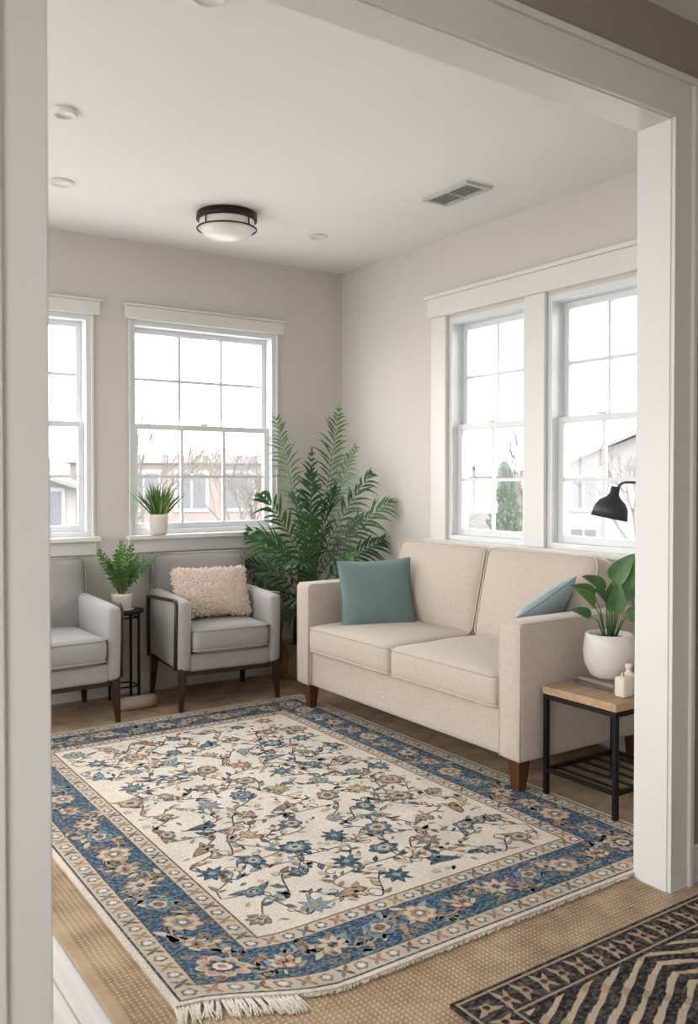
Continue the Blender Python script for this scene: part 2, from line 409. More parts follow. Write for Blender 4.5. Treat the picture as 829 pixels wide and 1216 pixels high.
# ---------------------------------------------------------------- patterned rugs
CREAM=C(231,223,210); BEI=C(208,192,170); TAN=C(184,160,134); BLUE=C(36,82,110); NAVY=C(48,64,84); SLATE=C(84,114,130); BRN=C(118,94,76); RUST=C(172,134,110); TAUPE=C(146,132,120); CHAR=C(70,64,64); OLIVE=C(124,122,92); LB=C(130,158,168)
class Rug:
    def __init__(s,ztop,mat): s.b=MB(); s.z=ztop; s.mat=mat
    def poly(s,pts,col,lay):
        z=s.z+lay*0.00022
        a=0
        for i in range(len(pts)):
            x0,y0=pts[i];x1,y1=pts[(i+1)%len(pts)]; a+=x0*y1-x1*y0
        if a<0: pts=pts[::-1]
        s.b.add([(p[0],p[1],z) for p in pts],[list(range(len(pts)))],s.mat,False,col)
    def rect(s,x0,x1,y0,y1,col,lay):
        # split in tiles so that the cloth can be laid slightly skewed
        nx=max(1,int((x1-x0)/0.06)); ny=max(1,int((y1-y0)/0.06))
        for i in range(nx):
            for j in range(ny):
                s.poly([(x0+(x1-x0)*i/nx,y0+(y1-y0)*j/ny),(x0+(x1-x0)*(i+1)/nx,y0+(y1-y0)*j/ny),(x0+(x1-x0)*(i+1)/nx,y0+(y1-y0)*(j+1)/ny),(x0+(x1-x0)*i/nx,y0+(y1-y0)*(j+1)/ny)],col,lay)
    def frame(s,x0,x1,y0,y1,o,w,col,lay):
        a,b_,c,d=x0+o,x1-o,y0+o,y1-o
        s.rect(a,b_,c,c+w,col,lay); s.rect(a,b_,d-w,d,col,lay); s.rect(a,a+w,c+w,d-w,col,lay); s.rect(b_-w,b_,c+w,d-w,col,lay)
    def flower(s,cx,cy,r,n,cols,rot=0,lay=6,asp=1.0):
        for k,(f,col) in enumerate(zip((1.0,0.86,0.60,0.36,0.18),cols)):
            pts=[];am=0.26 if k<3 else 0.1
            for i in range(n*8):
                th=2*math.pi*i/(n*8)
                rr=r*f*((1-am)+am*abs(math.cos(n*th/2+(math.pi/2 if k==2 else 0))))*(1+0.04*math.sin(3*th+cx*40))
                x=rr*math.cos(th);y=rr*math.sin(th)*asp
                pts.append((cx+x*math.cos(rot)-y*math.sin(rot),cy+x*math.sin(rot)+y*math.cos(rot)))
            s.poly(pts,col,lay+k)
    def petals(s,cx,cy,r,n,c1,c2,cc,rot=0,lay=6):
        for q in range(n):
            s.leaf(cx,cy,r*U(.9,1.08),r*1.9/n*1.7,rot+q*2*math.pi/n,c1,lay,0.1,edge=c2)
        s.flower(cx,cy,r*0.30,6,(c2,cc),rot,lay+2)
    def leaf(s,x,y,L,W,a,col,lay=4,curve=0.0,edge=None,vein=None):
        def shp(sc_):
            up=[];dn=[]
            for i in range(9):
                t=i/8; w=W*sc_*math.sin(math.pi*t**0.8)*0.5; cx=L*(t-0.5)*sc_+L*0.5; cy=curve*L*(t*t)
                up.append((cx,cy+w)); dn.append((cx,cy-w))
            q=up+dn[::-1][1:-1]
            return [(x+px*math.cos(a)-py*math.sin(a),y+px*math.sin(a)+py*math.cos(a)) for px,py in q]
        if edge: s.poly(shp(1.0),edge,lay); s.poly(shp(0.78),col,lay+1)
        else: s.poly(shp(1.0),col,lay)
        if vein:
            s.strip([(x+L*t*math.cos(a)-curve*L*t*t*math.sin(a),y+L*t*math.sin(a)+curve*L*t*t*math.cos(a)) for t in(0.1,0.5,0.85)],0.0035,vein,lay+2)
    def strip(s,pts,w,col,lay=3):
        n=len(pts);L=[];Rr=[]
        for i in range(n):
            a=pts[max(i-1,0)];c=pts[min(i+1,n-1)]; dx,dy=c[0]-a[0],c[1]-a[1]; l=math.hypot(dx,dy) or 1
            L.append((pts[i][0]-dy/l*w/2,pts[i][1]+dx/l*w/2)); Rr.append((pts[i][0]+dy/l*w/2,pts[i][1]-dx/l*w/2))
        for i in range(n-1): s.poly([Rr[i],Rr[i+1],L[i+1],L[i]],col,lay)
    def palmette(s,x,y,r,a,c1,c2,c3,lay=6):
        for k in range(-2,3):
            s.leaf(x,y,r*(1.3-0.16*abs(k)),r*0.55,a+k*0.55,c1,lay,0,edge=c3)
        for k in range(-1,2):
            s.leaf(x,y,r*0.8,r*0.32,a+k*0.5,c2,lay+2)
        s.flower(x,y,r*0.32,5,(c3,c2,c1),a,lay+3)
rg=Rug(0.0182,M['rug']); b=rg.b
X0,X1,Y0,Y1=0.840,2.70,1.822,4.475
# woven body, tiled
nbx,nby=30,40
for i in range(nbx):
    for j in range(nby):
        xa,xb=X0+(X1-X0)*i/nbx,X0+(X1-X0)*(i+1)/nbx; ya,yb=Y0+(Y1-Y0)*j/nby,Y0+(Y1-Y0)*(j+1)/nby
        b.add([(xa,ya,.0062),(xb,ya,.0062),(xb,yb,.0062),(xa,yb,.0062)],[(3,2,1,0)],M['rug'],False,CREAM)
        for (e,p,q) in((i==0,(xa,yb),(xa,ya)),(i==nbx-1,(xb,ya),(xb,yb)),(j==0,(xa,ya),(xb,ya)),(j==nby-1,(xb,yb),(xa,yb))):
            if e: b.add([(p[0],p[1],.0062),(q[0],q[1],.0062),(q[0],q[1],.0182),(p[0],p[1],.0182)],[(0,1,2,3)],M['rug'],False,CREAM)
rg.rect(X0,X1,Y0,Y1,CREAM,0)
rg.frame(X0,X1,Y0,Y1,0.014,0.008,NAVY,1)
rg.frame(X0,X1,Y0,Y1,0.024,0.055,BEI,1)
rg.frame(X0,X1,Y0,Y1,0.079,0.006,NAVY,1)
rg.frame(X0,X1,Y0,Y1,0.085,0.170,BLUE,1)
rg.frame(X0,X1,Y0,Y1,0.255,0.006,NAVY,1)
rg.frame(X0,X1,Y0,Y1,0.261,0.052,BEI,1)
rg.frame(X0,X1,Y0,Y1,0.313,0.007,BRN,1)
def perimeter(o,step):
    a,b_,c,d=X0+o,X1-o,Y0+o,Y1-o
    out=[]
    for (p,q) in(((a,c),(b_,c)),((b_,c),(b_,d)),((b_,d),(a,d)),((a,d),(a,c))):
        L=math.hypot(q[0]-p[0],q[1]-p[1]); n=max(1,round(L/step))
        for i in range(n):
            t=i/n; out.append((p[0]+(q[0]-p[0])*t,p[1]+(q[1]-p[1])*t,math.atan2(q[1]-p[1],q[0]-p[0]),i==0))
    return out
for o in(0.0515,0.287):
    for i,(x,y,a,cn) in enumerate(perimeter(o,0.054)):
        if i%2==0: rg.flower(x,y,U(.019,.023),5,(SLATE if i%4 else BLUE,TAUPE if o<0.1 else SLATE,CREAM),a,3)
        else:
            for s_ in(-1,1): rg.leaf(x,y,0.034,0.014,a+s_*0.7,RUST if i%4==1 else BRN,3,.2*s_); rg.leaf(x,y,0.030,0.012,a+math.pi+s_*0.7,TAUPE if i%4==1 else SLATE,3,.2*s_)
per=perimeter(0.17,0.155)
for i,(x,y,a,cn) in enumerate(per):
    nx_,ny_=-math.sin(a),math.cos(a); sg=1 if i%2 else -1
    x2,y2,a2,_=per[(i+1)%len(per)]
    pts=[]
    for k in range(13):
        t=k/12; off=math.sin(t*math.pi)*0.045*sg
        pts.append((x+(x2-x)*t+nx_*off,y+(y2-y)*t+ny_*off))
    for q in range(18):
        t=U(0.05,0.95); j=int(t*12); px,py=pts[j]; ox=U(-.055,.055)
        px+=nx_*ox; py+=ny_*ox
        an=a+random.choice((-1,1))*U(0.3,2.8); L=U(0.03,0.065)
        ex=(px+L*math.cos(an)-x)*nx_+(py+L*math.sin(an)-y)*ny_
        if abs(ex)>0.078: an=-an+2*a; ex=-ex
        if abs((px+L*math.cos(an)-x)*nx_+(py+L*math.sin(an)-y)*ny_)>0.08: continue
        rg.leaf(px,py,L,L*U(.34,.46),an,random.choice((BEI,TAN,LB,SLATE,BEI,RUST,TAUPE,LB,NAVY)),3,U(-.35,.35),edge=NAVY if R()<.25 else None)
    rg.strip(pts,0.006,TAN,5)
    jx,jy=U(-.012,.012),U(-.012,.012)
    if cn: rg.flower(x,y,0.066,8,(BEI,TAN,NAVY,CREAM,RUST),a,8)
    elif i%4==0: rg.flower(x+jx,y+jy,U(0.054,0.064),7,(TAN,BEI,RUST,SLATE,CREAM),a+U(-.3,.3),8,U(.82,1))
    elif i%4==1: rg.palmette(x-nx_*sg*0.03,y-ny_*sg*0.03,0.060,a+sg*math.pi/2+U(-.5,.5),BEI,RUST,SLATE,7)
    elif i%4==2: rg.petals(x+jx,y+jy,0.058,7,BEI,TAUPE,NAVY,a,7)
    else: rg.flower(x+jx,y+jy,U(0.046,0.056),5,(LB,SLATE,BEI,BRN),a,8,.85)
    for k in range(6):
        px,py=x+math.cos(a)*U(-.08,.08)+nx_*U(-.075,.075),y+math.sin(a)*U(-.08,.08)+ny_*U(-.075,.075)
        rg.flower(px,py,U(.009,.016),5,(BEI,BRN),0,6)
fx0,fx1,fy0,fy1=X0+0.321,X1-0.321,Y0+0.321,Y1-0.321
rg.rect(fx0,fx1,fy0,fy1,CREAM,1)
nodes={}
nc,nr=7,11
for j in range(nr):
    for i in range(nc):
        xx=fx0+(i+0.5+(0.22 if j%2 else -0.22))*(fx1-fx0)/nc+U(-.018,.018); yy=fy0+(j+0.5)*(fy1-fy0)/nr+U(-.02,.02)
        nodes[(i,j)]=(max(fx0+0.065,min(fx1-0.065,xx)),max(fy0+0.065,min(fy1-0.065,yy)))
VC=(CHAR,BRN,CHAR,NAVY)
def inside(x,y,m=0.012): return fx0+m<x<fx1-m and fy0+m<y<fy1-m
LC=(SLATE,NAVY,TAN,SLATE,OLIVE,BRN,RUST,LB,BLUE,TAN,TAUPE)
def vine(p,q,bend,lay=2):
    dx,dy=q[0]-p[0],q[1]-p[1]; pts=[]
    for k in range(17):
        t=k/16; o=bend*math.sin(2*math.pi*t)+bend*0.6*math.sin(math.pi*t)
        pts.append((p[0]+dx*t-dy*o,p[1]+dy*t+dx*o))
    pts=[p_ for p_ in pts if inside(*p_,0.006)]
    if len(pts)<3: return
    rg.strip(pts,0.0065,random.choice(VC),lay)
    for k in range(2,len(pts)-2,2):
        an=math.atan2(pts[k+1][1]-pts[k][1],pts[k+1][0]-pts[k][0])+random.choice((-1,1))*U(0.5,1.2)
        L=U(0.03,0.060)
        if inside(pts[k][0]+L*math.cos(an),pts[k][1]+L*math.sin(an)):
            rg.leaf(pts[k][0],pts[k][1],L,L*U(0.36,.5),an,random.choice(LC),4,U(-.4,.4),edge=random.choice((CHAR,NAVY,BRN)) if R()<.35 else None)
    if R()<.6:
        k=random.randint(3,max(3,len(pts)-4)); k=min(k,len(pts)-1); cx,cy=pts[k]; a0=U(0,6.28); sp=[]
        for q in range(14): th=a0+q*0.42; r_=0.032*(1-q/16); sp.append((cx+r_*math.cos(th)-0.032*math.cos(a0),cy+r_*math.sin(th)-0.032*math.sin(a0)))
        if all(inside(*s_) for s_ in sp): rg.strip(sp,0.0045,random.choice(VC),lay)
for (i,j),p in nodes.items():
    if (i+1,j) in nodes and R()<0.75: vine(p,nodes[(i+1,j)],U(0.15,0.45)*random.choice((-1,1)))
    if (i,j+1) in nodes and R()<0.85: vine(p,nodes[(i,j+1)],U(0.15,0.45)*random.choice((-1,1)))
schemes=[(NAVY,SLATE,LB,NAVY,BEI),(BRN,TAN,BEI,BRN,SLATE),(SLATE,LB,TAN,NAVY,CREAM),(NAVY,SLATE,BEI,RUST,NAVY),(BRN,RUST,BEI,BRN,LB),(NAVY,BLUE,LB,BEI,NAVY),(BRN,TAUPE,BEI,SLATE,BRN)]
for (i,j),(x,y) in nodes.items():
    k=(i*2+j*3+int(U(0,2)))%5; s_=random.choice(schemes); a=U(0,6.28)
    if k==0: rg.flower(x,y,U(0.050,0.064),random.choice((6,8)),s_,a,7,U(.75,1))
    elif k==1: rg.palmette(x,y,0.050,a,s_[1],s_[2],s_[0],6)
    elif k==2: rg.petals(x,y,0.057,8,s_[1],s_[0],s_[2],a,6)
    elif k==3: rg.flower(x,y,U(0.040,0.052),5,s_,a,7,U(.7,1)); rg.leaf(x,y,.08,.03,a,s_[1],5,.3,edge=s_[0]); rg.leaf(x,y,.08,.03,a+2.4,s_[1],5,.3,edge=s_[0])
    else:
        rg.leaf(x-0.05*math.cos(a),y-0.05*math.sin(a),0.118,0.054,a,s_[1],6,0.3,edge=s_[0],vein=s_[0])
        rg.leaf(x,y,0.062,0.03,a+2.0,s_[2],6,0.2,edge=s_[0]); rg.leaf(x,y,0.058,0.026,a-2.2,s_[1],6,0.2,edge=s_[0])
for k in range(620):
    x,y=U(fx0+.02,fx1-.02),U(fy0+.02,fy1-.02)
    if min((x-p[0])**2+(y-p[1])**2 for p in nodes.values())<0.05**2: continue
    if R()<0.35: rg.flower(x,y,U(.010,.017),5,(random.choice((BRN,SLATE,RUST,BLUE,TAUPE)),BEI),0,5)
    else:
        a=U(0,6.28); 
        if inside(x+.05*math.cos(a),y+.05*math.sin(a)): rg.leaf(x,y,U(.025,.044),U(.010,.017),a,random.choice(LC),4,U(-.4,.4))
xf=X0
while xf<X1-0.36:
    long_=xf<1.12
    L=U(0.06,0.085) if long_ else U(0.006,0.010)
    dx=U(-.02,.012)-(.02 if xf<0.95 else 0)
    for q in range(4 if long_ else 2):
        e=U(-.007,.007)
        b.tube([(xf,Y0+0.004,0.013),(xf+dx*0.4+e,Y0-L*0.45,0.012),(xf+dx+e*2,Y0-L,0.0095)],[0.003,0.0028,0.0014],M['rug'],5,True,CREAM)
    xf+=0.010
# the near left corner of the rug lies pulled back a little
def sm(t): t=max(0,min(1,t)); return t*t*(3-2*t)
for v in range(len(b.v)):
    x,y,z=b.v[v]
    if x<1.25 and y<2.9: y+=0.16*sm((1.25-x)/0.42)*max(0,min(1,(2.9-y)/1.08))
    b.v[v]=(x,y,z)
rg.b.done('floral_area_rug')

r2=Rug(0.0152,M['rug2']); b=r2.b
X0,X1,Y0,Y1=1.40,3.0,0.25,1.615
DK=C(44,43,47)
b.b2(X0,X1,Y0,Y1,0.0062,0.015,M['rug2']); b.c=[DK]*len(b.c)
IV=C(200,183,160); IV2=C(178,158,134)
r2.rect(X0,X1,Y0,Y1,DK,0)
r2.frame(X0,X1,Y0,Y1,0.010,0.007,IV2,1)
r2.frame(X0,X1,Y0,Y1,0.108,0.007,IV2,1)
for i,(x,y,a,cn) in enumerate(perimeter(0.063,0.066)):
    for s_ in(-1,1):
        r2.leaf(x,y,0.046,0.017,a+s_*U(.6,1),IV2 if i%2 else TAN,2,0.3*s_); r2.leaf(x,y,0.040,0.015,a+math.pi+s_*U(.6,1),BRN if i%2 else IV2,2,0.3*s_)
    r2.flower(x,y,0.017,5,(IV,RUST,DK),a,3)
gx0,gx1,gy0,gy1=X0+.128,X1-.128,Y0+.128,Y1-.128
def clipseg(x0_,y0_,x1_,y1_):
    dx,dy=x1_-x0_,y1_-y0_; t0,t1=0.0,1.0
    for p,q in((-dx,x0_-gx0),(dx,gx1-x0_),(-dy,y0_-gy0),(dy,gy1-y0_)):
        if abs(p)<1e-9:
            if q<0: return None
        else:
            r=q/p
            if p<0: t0=max(t0,r)
            else: t1=min(t1,r)
    return (x0_+dx*t0,y0_+dy*t0,x0_+dx*t1,y0_+dy*t1) if t1-t0>0.02 else None
for k in range(-40,80):
    yb_=gy0+k*0.052
    seg=0.45
    x=gx0
    si=0
    while x<gx1:
        a0_=yb_+(0.0 if si%2==0 else 0.22); a1_=yb_+(0.22 if si%2==0 else 0.0)
        r_=clipseg(x,a0_,x+seg,a1_)
        if r_:
            n_=max(2,int((r_[2]-r_[0])/0.03)); pts=[]
            for q in range(n_+1):
                t=q/n_; pts.append((r_[0]+(r_[2]-r_[0])*t,r_[1]+(r_[3]-r_[1])*t+0.002*math.sin(q*1.9+k)))
            for q in range(n_):
                p0,p1=pts[q],pts[q+1]; w=0.019+0.004*math.sin(q*1.3+k*2)
                r2.poly([p0,p1,(p1[0],min(gy1,p1[1]+w)),(p0[0],min(gy1,p0[1]+w))],IV if (q+k)%5 else IV2,2)
        x+=seg; si+=1
r2.b.done('black_striped_rug')

# ---------------------------------------------------------------- sofa
b=MB(); f=M['sofa']
SX0,SX1,SY0,SY1=2.55,3.42,2.515,4.27; AW=0.128
b.soft(((SX0+SX1)/2+0.01,(SY0+SY1)/2,0.245),(SX1-SX0-0.04,SY1-SY0-0.03,0.20),0.02,(0,0,0),f)
for (y0,y1) in((SY0,SY0+AW),(SY1-AW,SY1)):
    b.soft(((SX0+SX1)/2,(y0+y1)/2,0.435),(SX1-SX0,y1-y0,0.57),0.022,(0.0,0.004,0.004),f)
    for yy in(y0+0.007,y1-0.007):
        b.tube([(SX0+0.006,yy,0.155),(SX0+0.006,yy,0.702),(SX0+0.02,yy,0.715),(SX1-0.02,yy,0.715)],0.0045,f,6)
b.soft((3.345,(SY0+SY1)/2,0.46),(0.145,SY1-SY0-2*AW+0.02,0.62),0.03,(0,0,0.0),f)
iy0,iy1=SY0+AW+0.003,SY1-AW-0.003; cw=(iy1-iy0)/2
for k in range(2):
    yc=iy0+cw*(k+0.5)
    b.soft((2.915,yc,0.418),(0.745,cw-0.006,0.145),0.035,(0.006,0,0.022),f,n=12,wr=0.0022,pipe=0.005)
    rot=Matrix.Rotation(math.radians(13),3,'Y')
    b.soft((3.205,yc,0.705),(0.155,cw-0.012,0.47),0.05,(0.045,0.004,0.014),f,rot,n=14,wr=0.0055,pipe=0.005)
def taper(b,x,y,z0,z1,w0,w1,mat,dx=0,dy=0):
    vs=[];
    for (z,w,ox,oy) in((z0,w0,dx,dy),(z1,w1,0,0)):
        for (sx,sy) in((-1,-1),(1,-1),(1,1),(-1,1)): vs.append((x+ox+sx*w/2,y+oy+sy*w/2,z))
    b.add(vs,[(3,2,1,0),(4,5,6,7),(0,1,5,4),(1,2,6,5),(2,3,7,6),(3,0,4,7)],mat)
for y in(SY0+0.065,SY1-0.065):
    taper(b,SX0+0.06,y,0.0205,0.16,0.042,0.068,M['brownwood']); taper(b,SX1-0.07,y,0.0065,0.16,0.042,0.066,M['brownwood'])
b.done('sofa')

# ---------------------------------------------------------------- pillows
def pillow_pt(u,v,side,W,Hh,T_):
    x=u*W/2*(1-0.075*(1-v*v)); y=v*Hh/2*(1-0.075*(1-u*u))
    th=T_/2*((1-u**2)*(1-v**2))**0.42 if abs(u)<1 and abs(v)<1 else 0
    th*=1+0.05*math.sin(u*5+1)*math.cos(v*4)+0.04*math.sin(u*9+v*7)
    return Vector((x,y,side*th))
def frame_mat(c,xa,na):
    na=Vector(na).normalized(); xa=Vector(xa); xa=(xa-na*xa.dot(na)).normalized(); ya=na.cross(xa)
    m=Matrix((xa,ya,na)).transposed().to_4x4(); m.translation=Vector(c); return m
def pillow(name,c,xa,na,W,Hh,T_,mat,fur=False,seam=True):
    b=MB(); b.M=frame_mat(c,xa,na); n=22
    for side in(1,-1):
        vs=[];fs=[]
        for i in range(n+1):
            for j in range(n+1):
                u=math.sin((i/n-0.5)*math.pi); v=math.sin((j/n-0.5)*math.pi)
                vs.append(pillow_pt(u,v,side,W,Hh,T_))
        for i in range(n):
            for j in range(n):
                a=i*(n+1)+j; q=(a,a+n+1,a+n+2,a+1); fs.append(q if side>0 else q[::-1])
        b.add(vs,fs,mat,True)
    if seam and not fur:
        pts=[]
        for k in range(0,41): pts.append(pillow_pt(-1+2*k/40,-1,1,W,Hh,T_))
        for k in range(1,41): pts.append(pillow_pt(1,-1+2*k/40,1,W,Hh,T_))
        for k in range(1,41): pts.append(pillow_pt(1-2*k/40,1,1,W,Hh,T_))
        for k in range(1,41): pts.append(pillow_pt(-1,1-2*k/40,1,W,Hh,T_))
        b.tube(pts,0.004,mat,6,False)
    if fur:
        for k in range(6500):
            u,v=U(-.995,.995),U(-.995,.995); side=1 if R()<.75 else -1
            p=pillow_pt(u,v,side,W,Hh,T_)
            e=0.02; du=pillow_pt(min(u+e,.999),v,side,W,Hh,T_)-pillow_pt(max(u-e,-.999),v,side,W,Hh,T_); dv=pillow_pt(u,min(v+e,.999),side,W,Hh,T_)-pillow_pt(u,max(v-e,-.999),side,W,Hh,T_)
            nn=du.cross(dv)*side
            nn=nn.normalized() if nn.length>1e-9 else Vector((0,0,side))
            d=Vector((U(-1,1),U(-1,1),U(-1,1)))
            q=p+(nn+d*0.6).normalized()*U(.008,.016); r_=q+(nn*0.3+d).normalized()*U(.009,.015); s2=r_+(d-nn*0.8).normalized()*U(.006,.012)
            b.tube([p,q,r_,s2],[0.0042,0.0044,0.0036,0.0010],mat,5,False)
    return b.done(name)
pillow('teal_throw_pillow',(2.885,3.955,0.662),(0.86,-0.42,0.03),(-0.45,-0.82,0.34),0.42,0.40,0.15,M['teal'])
pillow('aqua_throw_pillow',(2.955,2.815,0.662),(0.9,-0.25,0.12),(-0.25,0.75,0.6),0.40,0.35,0.13,M['aqua'])

# ---------------------------------------------------------------- armchairs
def armchair(name,cx,cy,rot):
    b=MB(); b.M=Matrix.Translation((cx,cy,0))@Matrix.Rotation(rot,4,'Z'); f=M['chair']; w=M['darkwood']
    z0=0.0065
    for s in(-1,1):
        b.soft((s*0.275,-0.01,0.44),(0.075,0.56,0.40),0.03,(0.006,0,0.004),f,Matrix.Rotation(math.radians(2.5),3,'X'))
        x=s*0.322
        b.tube([(x,-0.245,0.24),(x,-0.262,0.60),(x,-0.24,0.628),(x,0.24,0.60)],0.011,w,6)
        taper(b,s*0.285,-0.255,z0,0.25,0.022,0.042,w,dx=s*0.012,dy=-0.01); taper(b,s*0.285,0.235,z0,0.25,0.022,0.042,w,dx=s*0.012,dy=0.02)
        b.tube([(x,0.235,0.24),(x,0.245,0.60)],0.011,w,6)
    b.soft((0,-0.005,0.275),(0.50,0.53,0.10),0.02,(0,0,0),f)
    b.soft((0,-0.03,0.40),(0.47,0.54,0.135),0.04,(0,0.006,0.018),f,n=9,wr=0.001,pipe=0.0045)
    b.soft((0,0.235,0.60),(0.60,0.11,0.50),0.045,(0,0.03,0.01),f,Matrix.Rotation(math.radians(-10),3,'X'),n=9,pipe=0.0045)
    b.b2(-0.26,0.26,-0.25,0.25,0.20,0.235,w,0.004)
    return b.done(name)
armchair('armchair',2.275,4.775,math.radians(-4))
armchair('armchair',1.300,4.80,math.radians(2))
pillow('fuzzy_throw_pillow',(2.265,4.785,0.628),(1,-0.05,-0.04),(-0.08,-0.88,0.42),0.45,0.285,0.12,M['pink'],fur=True)

# ---------------------------------------------------------------- plants
def blade(b,p0,d,up,L,W,droop,mat,segs=4,fold=0.25,prof=0.7):
    d=Vector(d).normalized(); side=d.cross(Vector(up))
    if side.length<1e-4: side=Vector((1,0,0))
    side.normalize(); nrm=side.cross(d)
    vs=[];fs=[]
    for i in range(segs+1):
        t=i/segs; c=Vector(p0)+d*L*t-Vector((0,0,1))*droop*L*t*t
        w=W/2*math.sin(math.pi*(0.06+0.94*t**prof)) if i<segs else 0.0004
        for q in(c-side*w+nrm*fold*w,c,c+side*w+nrm*fold*w): vs.append(q)
    for v in vs:
        v.x=min(v.x,XR-0.03); v.y=min(v.y,YB-0.045)
    for i in range(segs):
        a=i*3; fs+=[(a,a+1,a+4,a+3),(a+1,a+2,a+5,a+4)]
    b.add(vs,fs,mat,True)
def frond(b,base,az,el,L,droop,npair,LL,LW,mat,rr=0.005,start=0.3,segs=4,ang=0.8,roll=0.0,ld=0.3):
    h=Vector((math.cos(az),math.sin(az),0)); pts=[]
    n=26
    for i in range(n+1):
        t=i/n
        p=Vector(base)+h*(L*math.cos(el)*t)+Vector((0,0,1))*(L*math.sin(el)*t-droop*L*t**2.2)
        p.x=min(p.x,XR-0.05); p.y=min(p.y,YB-0.07); pts.append(p)
    b.tube(pts,[rr*(1-0.8*i/n) for i in range(n+1)],M['stem'],5,False)
    s0=Vector((-h.y,h.x,0))
    for k in range(npair):
        t=start+(1-start)*k/(npair-1); i=min(int(t*n),n-1); p=pts[i]+(pts[i+1]-pts[i])*(t*n-i)
        tg=(pts[min(i+1,n)]-pts[max(i-1,0)]); tg=tg.normalized() if tg.length>1e-6 else Vector((0,0,1))
        nn=s0.cross(tg)*-1
        if nn.z<0: nn=-nn
        s=(s0*math.cos(roll)+nn*math.sin(roll)); n2=s.cross(tg); n2=n2 if n2.dot(nn)>0 else -n2
        pr=math.sin(math.pi*(0.14+0.78*(k/(npair-1))))**0.7
        for sg in(-1,1):
            a_=ang*(1-0.45*k/npair)+U(-.14,.14)
            d=tg*math.cos(a_)+s*sg*math.sin(a_)+n2*U(.02,.25)
            blade(b,p,d,n2,LL*pr*U(.85,1.15),LW*U(.85,1.1),U(.5,1.7)*ld,mat,segs)
    blade(b,pts[-1],tg,nn,LL*0.5,LW*0.8,0.2,mat,segs)
def A(deg): return math.radians(deg)

b=MB(); pc=(2.985,4.93)
b.lathe([(0.0,0.0065),(0.125,0.0065),(0.145,0.06),(0.15,0.14),(0.14,0.22),(0.145,0.235),(0.132,0.238),(0.125,0.20),(0.0,0.195)],(pc[0],pc[1],0),M['basket'])
b.lathe([(0.0,0.20),(0.127,0.202)],(pc[0],pc[1],0),M['soil'])
for k in range(9):
    a=k*0.7; b.tube([(pc[0]+0.05*math.cos(a),pc[1]+0.05*math.sin(a),0.19),(pc[0]+0.05*math.cos(a),pc[1]+0.05*math.sin(a)-0.02,0.5),(pc[0]+0.03+0.06*math.cos(a),pc[1]+0.05*math.sin(a)-0.05,0.85)],[0.011,0.009,0.006],M['stem'],6)
bx,by=pc[0]+0.03,pc[1]-0.08
RT=-34; LT=146; TC=-124
spec=[(RT+20,82,1.26,.08,.72,1.3,20,.17,.014,1),(LT,80,1.20,.10,.75,1.2,20,.17,.014,1),(RT,76,1.12,.16,.72,1.1,18,.17,.016,1),
 (RT,66,1.02,.20,.72,1.0,16,.20,.021,0),(RT,57,0.88,.20,.72,1.0,16,.20,.022,1),(RT,48,.70,.24,.68,.9,14,.19,.022,0),(RT,36,.60,.28,.60,.9,13,.18,.022,0),(RT,24,.52,.3,.52,.9,12,.17,.022,0),
 (LT,68,0.88,.22,.70,-1.0,15,.20,.021,0),(LT,55,0.76,.26,.66,-1.0,14,.19,.021,1),(LT,44,0.66,.30,.62,-.9,13,.18,.021,0),(LT,32,.58,.3,.56,-.9,12,.17,.022,0),(LT,20,.5,.3,.5,-.9,12,.17,.022,0),
 (TC,78,0.88,.14,.70,0,15,.19,.021,0),(TC,66,0.80,.28,.68,.2,14,.20,.023,1),(TC,52,.70,.42,.64,-.2,14,.19,.023,0),(TC,38,.60,.45,.57,.2,13,.18,.022,0),
 (TC+35,72,.88,.22,.7,.4,15,.20,.021,0),(TC+38,54,.72,.38,.64,.5,14,.19,.023,1),(TC+58,62,.82,.3,.68,.7,14,.20,.022,0),(TC+55,44,.64,.36,.6,.6,13,.19,.022,0),(TC+50,28,.52,.38,.52,.5,12,.17,.022,0),
 (TC-35,72,.84,.24,.7,-.4,15,.20,.021,0),(TC-38,54,.70,.38,.64,-.5,14,.19,.023,0),(TC-58,60,.76,.3,.66,-.7,14,.20,.022,1),(TC-55,42,.62,.36,.6,-.6,13,.18,.022,0),(TC-50,28,.52,.38,.52,-.5,12,.17,.022,0),
 (TC,20,.42,.4,.5,0,10,.15,.02,0),(TC+20,84,.95,.1,.72,.3,16,.18,.018,1)]
for q,(az,el,L,dr,z0,ro,npr,ll,lw,lt) in enumerate(spec):
    frond(b,(bx+U(-.03,.03),by+U(-.03,.03),z0-0.12),A(az+U(-8,8)),A(el+U(-2,2)),L,dr,npr,ll,lw,M['green'] if lt or q%4==0 else M['dgreen'],0.0045,0.42 if L>1.1 else .26,4,0.85,ro+U(-.25,.25),0.4)
for v in range(len(b.v)):
    x,y,z=b.v[v]
    if z<0.74 and x>2.53 and y<4.29: y=4.285+0.02*(0.74-z)
    if z<0.95 and x<2.64: x=2.64+0.02*R()
    if 0.4<z<1.0 and y<4.2 and x>3.05: y=4.2
    b.v[v]=(x,y,z)
b.done('potted_palm')

b=MB(); c=(2.055,5.075,ZB0+0.001); zz=c[2]
b.lathe([(0,0),(0.042,0),(0.052,0.02),(0.060,0.11),(0.062,0.125),(0.056,0.126),(0.052,0.105),(0,0.104)],c,M['ceramic'])
b.lathe([(0,0.107),(0.053,0.107)],c,M['soil'])
for k in range(100):
    a=U(0,6.28); e=U(.8,1.5); rr=U(0,.035)
    blade(b,(c[0]+rr*math.cos(a),c[1]+rr*math.sin(a)*.8,zz+0.105),(math.cos(a)*math.cos(e),math.sin(a)*math.cos(e)*0.6,math.sin(e)),(U(-.4,.4),-1,0.2),U(.15,.25),0.013,U(0,.2),M['lgreen'] if R()<.6 else M['green'],4,prof=0.6)
b.done('potted_grass_plant')

